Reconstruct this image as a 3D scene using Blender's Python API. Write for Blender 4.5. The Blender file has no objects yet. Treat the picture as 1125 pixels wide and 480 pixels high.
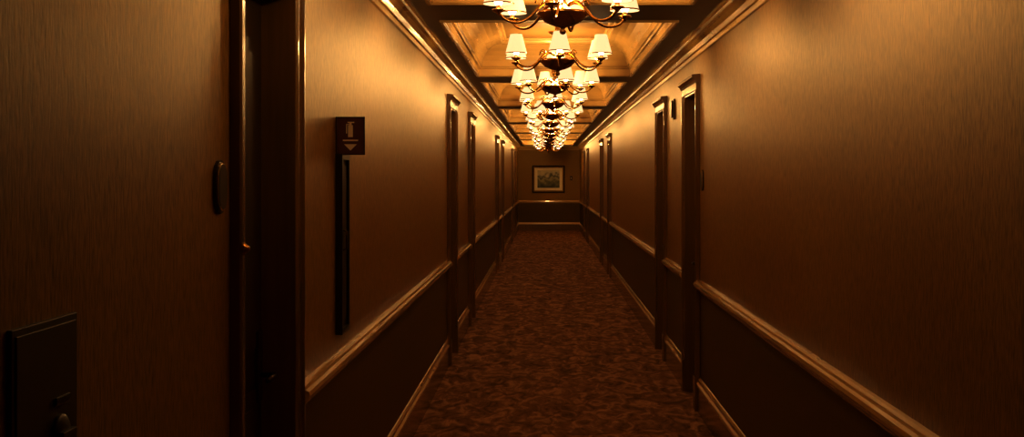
import bpy, bmesh, math, random
from mathutils import Vector, Matrix
random.seed(4)
sc = bpy.context.scene
sc.view_settings.view_transform = 'Standard'
sc.view_settings.look = 'None'
sc.view_settings.exposure = 0.50
sc.view_settings.gamma = 0.78

EYE = 1.69; F = 1300.0
XL, XR = -0.88, 1.12
YB, YE = -1.6, 38.2
ZS = 2.70          # soffit height
XC = 0.10

# ------------------------------------------------------------ materials
def nt(name):
    m = bpy.data.materials.new(name); m.use_nodes = True
    t = m.node_tree; b = t.nodes['Principled BSDF']
    return m, t, b
def noise_mat(name, c1, c2, scale=(10,10,10), rough=0.5, metal=0.0, bump=0.0, detail=4, spec=0.5, lo=0.3, hi=0.7, nscale=1.0, dist=.004, tint=None, coat=0):
    m, t, b = nt(name)
    tc = t.nodes.new('ShaderNodeTexCoord'); mp = t.nodes.new('ShaderNodeMapping')
    mp.inputs['Scale'].default_value = scale
    n = t.nodes.new('ShaderNodeTexNoise'); n.inputs['Scale'].default_value = nscale
    n.inputs['Detail'].default_value = detail
    r = t.nodes.new('ShaderNodeValToRGB')
    r.color_ramp.elements[0].position = lo; r.color_ramp.elements[0].color = (*c1, 1)
    r.color_ramp.elements[1].position = hi; r.color_ramp.elements[1].color = (*c2, 1)
    t.links.new(tc.outputs['Object'], mp.inputs['Vector'])
    t.links.new(mp.outputs['Vector'], n.inputs['Vector'])
    t.links.new(n.outputs['Fac'], r.inputs['Fac'])
    t.links.new(r.outputs['Color'], b.inputs['Base Color'])
    b.inputs['Roughness'].default_value = rough
    b.inputs['Metallic'].default_value = metal
    b.inputs['Specular IOR Level'].default_value = spec
    if coat:
        b.inputs['Coat Weight'].default_value=coat; b.inputs['Coat Roughness'].default_value=.12
    if tint: b.inputs['Specular Tint'].default_value=(*tint,1)
    if bump:
        bp = t.nodes.new('ShaderNodeBump'); bp.inputs['Strength'].default_value = bump
        bp.inputs['Distance'].default_value = dist
        t.links.new(n.outputs['Fac'], bp.inputs['Height'])
        t.links.new(bp.outputs['Normal'], b.inputs['Normal'])
    return m
M = {}
M['paper'] = noise_mat('woven_wallpaper', (.135,.068,.014), (.42,.222,.050), (170,170,28), .40, bump=.45, spec=.5, lo=.27, hi=.74, detail=5, dist=.0014, tint=(1,.72,.34))
M['wains'] = noise_mat('wainscot_paint', (.085,.042,.011), (.11,.055,.015), (60,60,10), .42, bump=.1, dist=.001, tint=(1,.75,.4))
M['trim']  = noise_mat('gold_brown_trim', (.66,.42,.14), (.74,.48,.17), (6,6,6), .2, spec=1.0, coat=.8)
M['casing']= noise_mat('door_casing_wood', (.15,.072,.02), (.2,.095,.027), (40,40,2), .22, spec=.8, coat=.4)
M['door']  = noise_mat('door_dark_wood', (.03,.014,.006), (.045,.021,.009), (50,50,2), .4)
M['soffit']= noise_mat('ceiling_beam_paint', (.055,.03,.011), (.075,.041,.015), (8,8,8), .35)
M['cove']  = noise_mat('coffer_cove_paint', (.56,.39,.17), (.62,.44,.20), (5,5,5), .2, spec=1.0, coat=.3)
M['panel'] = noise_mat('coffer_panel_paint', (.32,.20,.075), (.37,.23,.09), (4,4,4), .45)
M['brass'] = noise_mat('aged_brass', (.40,.22,.07), (.60,.36,.13), (12,12,12), .2, metal=1.0)
M['bronze']= noise_mat('dark_bronze', (.045,.022,.01), (.075,.038,.016), (20,20,20), .35, metal=.6)
M['plate'] = noise_mat('lock_plate_metal', (.04,.018,.007), (.055,.025,.009), (20,20,20), .45, metal=.3)
M['black'] = noise_mat('black_metal', (.012,.007,.005), (.02,.012,.008), (20,20,20), .3)
M['red']   = noise_mat('sign_red', (.085,.020,.012), (.11,.028,.016), (20,20,20), .4)
M['white'] = noise_mat('sign_white', (.7,.6,.42), (.78,.66,.48), (20,20,20), .5)
M['mat']   = noise_mat('picture_mat_board', (.85,.78,.55), (.9,.82,.6), (20,20,20), .7)
M['goldframe'] = noise_mat('gilded_frame', (.30,.17,.05), (.5,.30,.10), (30,30,30), .3, metal=.5)

# carpet
m, t, b = nt('patterned_carpet'); M['carpet'] = m
tc = t.nodes.new('ShaderNodeTexCoord')
mp = t.nodes.new('ShaderNodeMapping'); mp.inputs['Scale'].default_value = (6.5,3.2,6)
n1 = t.nodes.new('ShaderNodeTexNoise'); n1.inputs['Scale'].default_value = 1.3; n1.inputs['Detail'].default_value = 7; n1.inputs['Distortion'].default_value = 1.3; n1.inputs['Roughness'].default_value=.6
r1 = t.nodes.new('ShaderNodeValToRGB')
e = r1.color_ramp.elements
e[0].position=.35; e[0].color=(.14,.068,.037,1)
e[1].position=.67; e[1].color=(.68,.40,.22,1)
x=e.new(.5); x.color=(.32,.165,.09,1)
n2 = t.nodes.new('ShaderNodeTexNoise'); n2.inputs['Scale'].default_value = 110
mx = t.nodes.new('ShaderNodeMixRGB'); mx.blend_type='MULTIPLY'; mx.inputs['Fac'].default_value=.4
t.links.new(tc.outputs['Object'], mp.inputs['Vector']); t.links.new(mp.outputs['Vector'], n1.inputs['Vector'])
t.links.new(tc.outputs['Object'], n2.inputs['Vector'])
t.links.new(n1.outputs['Fac'], r1.inputs['Fac']); t.links.new(r1.outputs['Color'], mx.inputs['Color1'])
t.links.new(n2.outputs['Fac'], mx.inputs['Color2']); t.links.new(mx.outputs['Color'], b.inputs['Base Color'])
bp = t.nodes.new('ShaderNodeBump'); bp.inputs['Strength'].default_value=.5; bp.inputs['Distance'].default_value=.01
t.links.new(n2.outputs['Fac'], bp.inputs['Height']); t.links.new(bp.outputs['Normal'], b.inputs['Normal'])
b.inputs['Roughness'].default_value=.95; b.inputs['Specular IOR Level'].default_value=.15

# painted landscape
m, t, b = nt('landscape_painting'); M['art'] = m
tc = t.nodes.new('ShaderNodeTexCoord'); sp = t.nodes.new('ShaderNodeSeparateXYZ')
nz = t.nodes.new('ShaderNodeTexNoise'); nz.inputs['Scale'].default_value=7; nz.inputs['Detail'].default_value=6
ma = t.nodes.new('ShaderNodeMath'); ma.operation='MULTIPLY_ADD'; ma.inputs[1].default_value=.9
mr = t.nodes.new('ShaderNodeMapRange'); mr.inputs['From Min'].default_value=1.35; mr.inputs['From Max'].default_value=1.95
rr = t.nodes.new('ShaderNodeValToRGB'); e=rr.color_ramp.elements
e[0].position=.2; e[0].color=(.05,.05,.02,1); e[1].position=1; e[1].color=(.65,.6,.4,1)
for p,c in ((.45,(.16,.15,.06,1)),(.62,(.42,.38,.2,1)),(.78,(.09,.09,.04,1)),(.9,(.55,.52,.36,1))):
    q=e.new(p); q.color=c
t.links.new(tc.outputs['Object'], sp.inputs[0]); t.links.new(tc.outputs['Object'], nz.inputs['Vector'])
t.links.new(sp.outputs['Z'], mr.inputs['Value']); t.links.new(nz.outputs['Fac'], ma.inputs[0]); t.links.new(mr.outputs[0], ma.inputs[2])
sb = t.nodes.new('ShaderNodeMath'); sb.operation='SUBTRACT'; sb.inputs[1].default_value=.3
t.links.new(ma.outputs[0], sb.inputs[0]); t.links.new(sb.outputs[0], rr.inputs['Fac']); t.links.new(rr.outputs['Color'], b.inputs['Base Color'])

def emis(name, col, s):
    m, t, b = nt(name)
    b.inputs['Base Color'].default_value=(.25,.2,.13,1); b.inputs['Roughness'].default_value=.9
    b.inputs['Specular IOR Level'].default_value=.1
    b.inputs['Emission Color'].default_value=(*col,1); b.inputs['Emission Strength'].default_value=s
    return m
M['shade'] = emis('glowing_fabric_shade', (1,.70,.36), .85)
M['bulb']  = emis('lamp_bulb', (1,.76,.44), 16.0)

# ------------------------------------------------------------ mesh builder
class MB:
    def __init__(s): s.v=[]; s.f=[]; s.m=[]; s.sm=[]; s.mats=[]
    def mi(s,k):
        if k not in s.mats: s.mats.append(k)
        return s.mats.index(k)
    def add(s, vs, fs, mat, smooth=False):
        o=len(s.v); s.v += [tuple(p) for p in vs]; i=s.mi(mat)
        for f in fs:
            s.f.append([o+a for a in f]); s.m.append(i); s.sm.append(smooth)
    def box(s, x0,x1,y0,y1,z0,z1, mat):
        x0,x1=min(x0,x1),max(x0,x1)
        vs=[(x,y,z) for z in (z0,z1) for y in (y0,y1) for x in (x0,x1)]
        s.add(vs,[(0,2,3,1),(4,5,7,6),(0,1,5,4),(2,6,7,3),(0,4,6,2),(1,3,7,5)],mat)
    def lathe(s, prof, c, mat, seg=20, smooth=True, axis='z'):
        vs=[]; n=len(prof)
        for r,h in prof:
            for k in range(seg):
                a=2*math.pi*k/seg
                if axis=='z': vs.append((c[0]+r*math.cos(a), c[1]+r*math.sin(a), c[2]+h))
                elif axis=='x': vs.append((c[0]+h, c[1]+r*math.cos(a), c[2]+r*math.sin(a)))
                else: vs.append((c[0]+r*math.cos(a), c[1]+h, c[2]+r*math.sin(a)))
        fs=[(i*seg+k, i*seg+(k+1)%seg, (i+1)*seg+(k+1)%seg, (i+1)*seg+k) for i in range(n-1) for k in range(seg)]
        s.add(vs,fs,mat,smooth)
    def tube(s, pts, rad, mat, seg=8):
        pts=[Vector(p) for p in pts]; vs=[]; n=len(pts)
        for i,p in enumerate(pts):
            d=(pts[min(i+1,n-1)]-pts[max(i-1,0)]).normalized()
            ref = Vector((0,0,1)) if abs(d.z)<.95 else Vector((1,0,0))
            u=d.cross(ref).normalized(); w=d.cross(u).normalized()
            r = rad[i] if isinstance(rad,(list,tuple)) else rad
            for k in range(seg):
                a=2*math.pi*k/seg; vs.append(p+u*r*math.cos(a)+w*r*math.sin(a))
        fs=[(i*seg+k, i*seg+(k+1)%seg, (i+1)*seg+(k+1)%seg, (i+1)*seg+k) for i in range(n-1) for k in range(seg)]
        fs.append(tuple(range(seg))); fs.append(tuple((n-1)*seg+k for k in range(seg)))
        s.add(vs,fs,mat,True)
    def prism(s, poly, a0, a1, fn, mat):
        n=len(poly)
        vs=[fn(u,v,a0) for u,v in poly]+[fn(u,v,a1) for u,v in poly]
        fs=[(i,(i+1)%n,n+(i+1)%n,n+i) for i in range(n)]+[tuple(range(n)),tuple(range(n,2*n))]
        s.add(vs,fs,mat)
    def mesh(s,name):
        me=bpy.data.meshes.new(name); me.from_pydata(s.v,[],s.f)
        for k in s.mats: me.materials.append(M[k])
        for p,i,sm in zip(me.polygons,s.m,s.sm): p.material_index=i; p.use_smooth=sm
        bm=bmesh.new(); bm.from_mesh(me); bmesh.ops.recalc_face_normals(bm,faces=bm.faces); bm.to_mesh(me); bm.free()
        return me
    def obj(s,name,bevel=0):
        o=bpy.data.objects.new(name,s.mesh(name)); sc.collection.objects.link(o)
        if bevel:
            b=o.modifiers.new('bevel','BEVEL'); b.width=bevel; b.segments=2; b.limit_method='ANGLE'
        return o

def side(s):   # maps offset into the corridor from the wall
    return (lambda o: XL+o) if s=='left' else (lambda o: XR-o)

doorsL = [(3.30,4.18),(10.6,11.5),(13.45,14.35),(20.8,21.7),(23.6,24.5),(30.6,31.5),(33.4,34.3)]
doorsR = [(8.56,9.45),(10.87,11.75),(19.9,20.8),(22.7,23.6),(30.2,31.1),(33.0,33.9)]
CW=0.085; DH=2.33; REC=0.10

RAIL=[(0,.870),(.014,.870),(.018,.882),(.03,.888),(.044,.902),(.05,.918),(.046,.932),(.032,.938),(.028,.948),(.014,.953),(0,.955)]
CROWN=[(0,2.575),(.018,2.575),(.022,2.60),(.032,2.606),(.045,2.632),(.066,2.655),(.086,2.664),(.09,2.68),(.105,2.682),(.105,ZS+.005),(0,ZS+.005)]

def prism_base(mb,y0,y1,fn):
    # dark skirting board with a moulded gold cap above
    mb.prism([(0,0),(.022,0),(.022,.178),(0,.178)],y0,y1,fn,'casing')
    mb.prism([(0,.1782),(.024,.1782),(.029,.186),(.026,.2),(.015,.212),(.013,.228),(.006,.24),(0,.245)],y0,y1,fn,'trim')

def build_wall(sd, doors):
    X=side(sd); w=MB(); tr=MB(); bb=MB()
    ys=[YB]+[v for a,b_ in doors for v in (a,b_)]+[YE]
    y=YB
    for a,b_ in doors+[(YE-CW,None)]:
        e_=a+CW
        w.box(X(0),X(-.22),y,e_,0,.91,'wains'); w.box(X(0),X(-.22),y,e_,.91,3.2,'paper')
        if b_ is not None:
            w.box(X(0),X(-.22),e_,b_-CW,DH+.012,3.2,'paper')
            w.box(X(-.2),X(-.22),e_,b_-CW,0,DH+.012,'wains')
            y=b_-CW
    w.obj('wall_'+sd)
    fn=lambda u,v,a:(X(u),a,v)
    for i in range(0,len(ys),2):
        tr.prism(RAIL,ys[i],ys[i+1],fn,'trim')
        prism_base(bb,ys[i],ys[i+1],fn)
    tr.obj('trim_1' if sd=='left' else 'trim_2'); bb.obj('baseboard_'+sd)
    c=MB(); c.prism(CROWN,YB,YE,fn,'trim'); c.obj('trim_3' if sd=='left' else 'trim_4')
build_wall('left',doorsL); build_wall('right',doorsR)

# doors
dn=1
def build_door(sd,a,b_,n):
    X=side(sd); d=MB()
    fn=lambda u,v,z:(X(v),u,z)
    def casing(y0,sgn):
        P=[(0,.0005),(0,.028),(.008,.034),(.02,.034),(.025,.024),(.055,.018),(.062,.024),(.075,.024),(.097,.018),(.097,-REC-.03),(.0855,-REC-.03),(.0855,.0005)]
        d.prism([(y0+sgn*u,v) for u,v in P],0.0,DH,fn,'casing')
        d.box(X(0.0005),X(.038),min(y0-sgn*.002,y0+sgn*.099),max(y0-sgn*.002,y0+sgn*.099),0,.25,'casing')
    casing(a,1); casing(b_,-1)
    # head jamb, frieze and cornice cap
    d.box(X(-REC-.03),X(.018),a+.086,b_-.086,DH-.012,DH+.011,'casing')
    d.box(X(0.0005),X(.03),a,b_,DH,DH+.05,'casing')
    capP=[(0.0005,DH+.05),(.035,DH+.05),(.04,DH+.062),(.05,DH+.078),(.062,DH+.085),(.062,DH+.105),(.0005,DH+.11)]
    d.prism(capP,a-.02,b_+.02,lambda u,v,y:(X(u),y,v),'casing')
    # leaf with raised panels
    y0,y1=a+.098,b_-.098
    d.box(X(-REC),X(-REC-.045),y0,y1,0.005,DH-.013,'door')
    for z0,z1 in ((.25,.98),(1.12,2.15)):
        d.box(X(-REC+.012),X(-REC+.0003),y0+.12,y1-.12,z0,z1,'door')
        d.box(X(-REC+.02),X(-REC+.0122),y0+.16,y1-.16,z0+.05,z1-.05,'door')
    yh=y1-.06
    d.box(X(-REC+.0003),X(-REC+.012),yh-.03,yh+.03,.93,1.17,'bronze')
    d.tube([(X(-REC+.01),yh,1.02),(X(-REC+.06),yh,1.02),(X(-REC+.065),yh-.02,1.02),(X(-REC+.065),yh-.12,1.02)],.009,'bronze')
    d.obj('door_%d'%n)
for a,b_ in doorsL: build_door('left',a,b_,dn); dn+=1
for a,b_ in doorsR: build_door('right',a,b_,dn); dn+=1

# end and rear walls
def xwall(name,y,dirn,tn,bn):
    w=MB(); lo,hi=XL-.22,XR+.22
    w.box(lo,hi,min(y,y+dirn*.2),max(y,y+dirn*.2),0,.91,'wains'); w.box(lo,hi,min(y,y+dirn*.2),max(y,y+dirn*.2),.91,3.2,'paper'); w.obj(name)
    fn=lambda u,v,x:(x,y-dirn*u,v)
    r=MB(); r.prism(RAIL,XL,XR,fn,'trim'); r.prism(CROWN,XL,XR,fn,'trim'); r.obj(tn)
    q=MB(); prism_base(q,XL,XR,fn); q.obj(bn)
xwall('wall_end',YE,1,'trim_5','baseboard_end')
xwall('wall_rear',YB,-1,'trim_6','baseboard_rear')

fl=MB(); fl.box(XL-.22,XR+.22,YB-.2,YE+.2,-.1,0,'carpet'); fl.obj('floor')

# coffered ceiling
ce=MB(); CX0,CX1=-.68,.86
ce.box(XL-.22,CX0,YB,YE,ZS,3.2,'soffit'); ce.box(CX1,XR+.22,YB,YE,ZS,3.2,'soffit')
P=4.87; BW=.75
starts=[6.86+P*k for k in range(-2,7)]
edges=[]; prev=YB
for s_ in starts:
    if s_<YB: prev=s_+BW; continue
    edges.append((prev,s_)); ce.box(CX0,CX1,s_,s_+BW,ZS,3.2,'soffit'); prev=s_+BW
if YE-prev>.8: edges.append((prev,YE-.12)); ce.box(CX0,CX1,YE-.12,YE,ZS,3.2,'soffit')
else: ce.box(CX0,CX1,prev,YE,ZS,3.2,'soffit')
loops=[(-.001,ZS),(.0,ZS-.012),(.02,ZS-.012),(.03,ZS+.0),(.03,ZS+.06),(.045,ZS+.065),(.05,ZS+.08)]
for k in range(7):
    a=k/6*math.pi/2
    loops.append((.06+.20*(1-math.cos(a)), ZS+.09+.20*math.sin(a)))
loops+=[(.27,ZS+.30),(.275,ZS+.315),(.30,ZS+.32),(.31,ZS+.335)]
for y0,y1 in edges:
    vs=[]
    for ins,z in loops:
        vs+=[(CX0+ins,y0+ins,z),(CX1-ins,y0+ins,z),(CX1-ins,y1-ins,z),(CX0+ins,y1-ins,z)]
    fs=[(i*4+k,i*4+(k+1)%4,(i+1)*4+(k+1)%4,(i+1)*4+k) for i in range(len(loops)-1) for k in range(4)]
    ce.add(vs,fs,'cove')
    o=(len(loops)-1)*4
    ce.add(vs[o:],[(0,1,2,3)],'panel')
ce.box(XL-.22,XR+.22,YB,YE,3.2,3.25,'soffit')
ce.obj('ceiling')

# ------------------------------------------------------------ chandelier
def chandelier_mesh():
    c=MB(); zb=2.42
    top=ZS+.335
    c.lathe([(0,0),(.012,.004),(.018,.016),(.01,.028),(.014,.036),(.05,.046),(.092,.064),(.118,.09),(.125,.105),(.128,.112),(.12,.118),(.10,.12),(.06,.128),(.03,.14),(.018,.16),(.014,.19),(.024,.21),(.036,.235),(.03,.262),(.014,.285),(.012,.32),(.02,.33),(.02,.345),(.008,.36),(.006,.38)],(0,0,zb),'brass',28)
    c.lathe([(.131,.098),(.136,.102),(.136,.112),(.131,.116)],(0,0,zb),'brass',28)
    z=zb+.38; k=0
    while z<top-.05:
        pts=[]
        for j in range(11):
            a=2*math.pi*j/10
            u=.008*math.cos(a); h=.017*math.sin(a)
            pts.append((u if k%2 else 0, 0 if k%2 else u, z+.014+h))
        c.tube(pts,.0022,'brass',5); z+=.027; k+=1
    c.lathe([(.0,-.05),(.012,-.045),(.02,-.03),(.05,-.018),(.062,-.006),(.062,0),(0,0)],(0,0,top),'brass',20)
    R=.345
    def cr(p0,p1,p2,p3,t):
        return tuple(.5*((2*p1[q])+(-p0[q]+p2[q])*t+(2*p0[q]-5*p1[q]+4*p2[q]-p3[q])*t*t+(-p0[q]+3*p1[q]-3*p2[q]+p3[q])*t**3) for q in (0,1))
    for i in range(6):
        a=2*math.pi*i/6+.3; ca,sa=math.cos(a),math.sin(a)
        path=[(.03,.15),(.06,.165),(.095,.16),(.13,.135),(.165,.095),(.205,.065),(.25,.052),(.295,.058),(.325,.075),(R,.10)]
        sp=[]
        for j in range(len(path)-1):
            p0=path[max(j-1,0)];p1=path[j];p2=path[j+1];p3=path[min(j+2,len(path)-1)]
            for q in range(3): sp.append(cr(p0,p1,p2,p3,q/3))
        sp.append(path[-1])
        c.tube([(r*ca,r*sa,zb+h) for r,h in sp],.0075,'brass',7)
        sc_=[(.12+.03*math.cos(q*.6)*(1-q*.07), .155+.03*math.sin(q*.6)*(1-q*.07)) for q in range(11)]
        c.tube([(r*ca,r*sa,zb+h) for r,h in sc_],.004,'brass',5)
        cx,cy=R*ca,R*sa; z0=zb+.095
        c.lathe([(0,-.012),(.008,-.008),(.012,0),(.03,.008),(.036,.014),(.034,.018),(.014,.018),(.013,.03),(.013,.055),(0,.055)],(cx,cy,z0),'brass',14)
        c.lathe([(.0,.035),(.014,.038),(.022,.055),(.02,.08),(0,.11)],(cx,cy,z0),'bulb',10)
        zs=zb+.14
        c.lathe([(.077,0),(.042,.135)],(cx,cy,zs),'shade',18)
        c.lathe([(.078,-.001),(.079,0),(.079,.004),(.0775,.006)],(cx,cy,zs),'brass',18)
    return c.mesh('chandelier')
cm=chandelier_mesh()
ys=[]
for k in range(0,7):
    for y in (3.62+P*k,6.05+P*k):
        if y<YE-1.0: ys.append(y)
for i,y in enumerate(ys):
    o=bpy.data.objects.new('chandelier' if i==0 else 'chandelier.%03d'%i, cm)
    o.location=(XC-.01,y,0); o.rotation_euler=(0,0,[.6,.05,.25,.5,.3,.8,.1][i%7]); sc.collection.objects.link(o)
    L=bpy.data.lights.new('lamp_glow','POINT'); L.energy=34 if i==0 else (110 if i==len(ys)-1 else 48); L.color=(1,.59,.20); L.shadow_soft_size=.06
    lo=bpy.data.objects.new('lamp_glow',L); lo.parent=o; lo.location=(0,0,2.42+.19); sc.collection.objects.link(lo)

# ------------------------------------------------------------ wall fittings
def plaque(sd,y,z,wd,ht,name,dep=.018):
    X=side(sd); p=MB(); r=wd/2
    def stad(rr,hh):
        out=[]
        for j in range(9): a=math.pi*j/8; out.append((rr*math.cos(a), hh/2-rr+rr*math.sin(a)))
        for j in range(9): a=math.pi+math.pi*j/8; out.append((rr*math.cos(a), -hh/2+rr+rr*math.sin(a)))
        return out
    p.prism(stad(r,ht),0.0005,dep,lambda u,v,o:(X(o),y+u,z+v),'bronze')
    p.prism(stad(r*.86,ht-.28*r),dep,dep+.004,lambda u,v,o:(X(o),y+u,z+v),'trim')
    p.prism(stad(r*.76,ht-.48*r),dep+.003,dep+.006,lambda u,v,o:(X(o),y+u,z+v),'black')
    return p.obj(name)
plaque('left',3.18,1.665,.10,.145,'room_number_plaque',.010)
plaque('right',8.40,1.67,.10,.15,'room_number_plaque.001',.010)
al=MB()
yy=10.25; X=side('right')
al.box(X(0.0005),X(.015),yy-.06,yy+.06,2.19,2.37,'bronze')
al.box(X(.015),X(.032),yy-.045,yy+.045,2.205,2.355,'bronze')
al.obj('fire_alarm_strobe',.006)

db=MB()
db.lathe([(.018,0),(.018,.005),(.013,.008),(.010,.014),(.005,.018),(0,.019)],(XL+.034,3.315,1.49),'brass',16,axis='x')
db.obj('doorbell_button')

# keycard lock on the close left surface
lk=MB()
lk.box(XL+.0005,XL+.010,1.93,2.20,1.05,1.44,'plate')
lk.box(XL+.010,XL+.013,1.942,2.188,1.062,1.428,'plate')
lk.box(XL+.013,XL+.018,2.09,2.15,1.285,1.30,'black')
lk.lathe([(.034,0),(.034,.006),(.028,.010),(.012,.012),(.0,.012)],(XL+.013,2.11,1.235),'plate',20,axis='x')
lk.box(XL+.024,XL+.034,2.08,2.14,1.229,1.241,'plate')
lk.obj('keycard_door_lock',.003)

# extinguisher cabinet
ca=MB(); y0,y1,z0,z1=4.96,5.15,1.03,1.79; x0=XL+.0005
ca.box(x0,XL+.03,y0,y0+.02,z0,z1,'black'); ca.box(x0,XL+.03,y1-.02,y1,z0,z1,'black')
ca.box(x0,XL+.03,y0+.02,y1-.02,z0,z0+.025,'black'); ca.box(x0,XL+.03,y0+.02,y1-.02,z1-.025,z1,'black')
ca.box(x0,XL+.018,y0+.02,y1-.02,z0+.025,z1-.025,'black')
ca.box(XL+.018,XL+.023,y0+.05,y1-.05,z0+.05,z1-.05,'bronze')
ca.tube([(XL+.02,y0+.04,1.38),(XL+.042,y0+.04,1.39),(XL+.042,y0+.04,1.46),(XL+.02,y0+.04,1.47)],.005,'bronze',8)
ca.obj('fire_extinguisher_cabinet')

# projecting sign
sg=MB(); ys_=4.97; sx0,sx1,sz0,sz1=XL,XL+.123,1.785,1.945
sg.box(sx0,sx1,ys_,ys_+.006,sz0,sz1,'red')
def sbox(a,b_,c_,d_,m='white',y=.002): sg.box(sx0+a,sx0+b_,ys_-y,ys_,sz0+c_,sz0+d_,m)
sbox(.0,.123,.155,.16,'bronze',.003);sbox(.0,.123,.0,.005,'bronze',.003);sbox(.118,.123,.0,.16,'bronze',.003);sbox(0,.006,0,.16,'bronze',.004)
sbox(.052,.072,.075,.125); sbox(.057,.067,.125,.134); sbox(.05,.078,.134,.139); sbox(.044,.048,.09,.13); sbox(.044,.06,.127,.130)
sbox(.03,.094,.058,.064)
sg.prism([(.035,.045),(.089,.045),(.062,.018)],ys_-.002,ys_,lambda u,v,y:(sx0+u,y,sz0+v),'white')
sg.obj('fire_extinguisher_sign')

# framed painting
pf=MB(); cx,cz=.105,1.64; W,H=1.05,.88; y=YE-.0005
def ring(w0,h0,w1,h1,d0,d1,mat):
    vs=[]
    for (w_,h_,d_) in ((w0,h0,0),(w0,h0,d0),(w1,h1,d1),(w1,h1,0)):
        vs+=[(cx-w_/2,y-d_,cz-h_/2),(cx+w_/2,y-d_,cz-h_/2),(cx+w_/2,y-d_,cz+h_/2),(cx-w_/2,y-d_,cz+h_/2)]
    fs=[(i*4+k,i*4+(k+1)%4,((i+1)%4)*4+(k+1)%4,((i+1)%4)*4+k) for i in range(4) for k in range(4)]
    pf.add(vs,fs,mat)
ring(W,H,W-.07,H-.07,.03,.05,'black'); ring(W-.07,H-.07,W-.15,H-.15,.05,.03,'goldframe')
pf.box(cx-W/2+.06,cx+W/2-.06,y-.018,y,cz-H/2+.06,cz+H/2-.06,'mat')
pf.box(cx-W/2+.17,cx+W/2-.17,y-.021,y-.018,cz-H/2+.16,cz+H/2-.16,'art')
pf.obj('framed_landscape_painting')
sw=MB(); sw.box(.80,.88,YE-.012,YE,1.60,1.74,'bronze'); sw.box(.83,.85,YE-.022,YE-.012,1.65,1.69,'white'); sw.obj('light_switch',.002)

# ------------------------------------------------------------ world, camera
w=bpy.data.worlds.new('World'); sc.world=w; w.use_nodes=True
w.node_tree.nodes['Background'].inputs[0].default_value=(.02,.01,.005,1)
w.node_tree.nodes['Background'].inputs[1].default_value=.3
cam=bpy.data.cameras.new('camera'); co=bpy.data.objects.new('camera',cam); sc.collection.objects.link(co); sc.camera=co
co.location=(0,0,EYE); co.rotation_euler=(math.radians(90),0,0)
cam.sensor_width=36; cam.lens=F/1125*36
cam.shift_x=-(599-562.5)/1125; cam.shift_y=-(240-195)/1125
cam.clip_start=.05; cam.clip_end=100
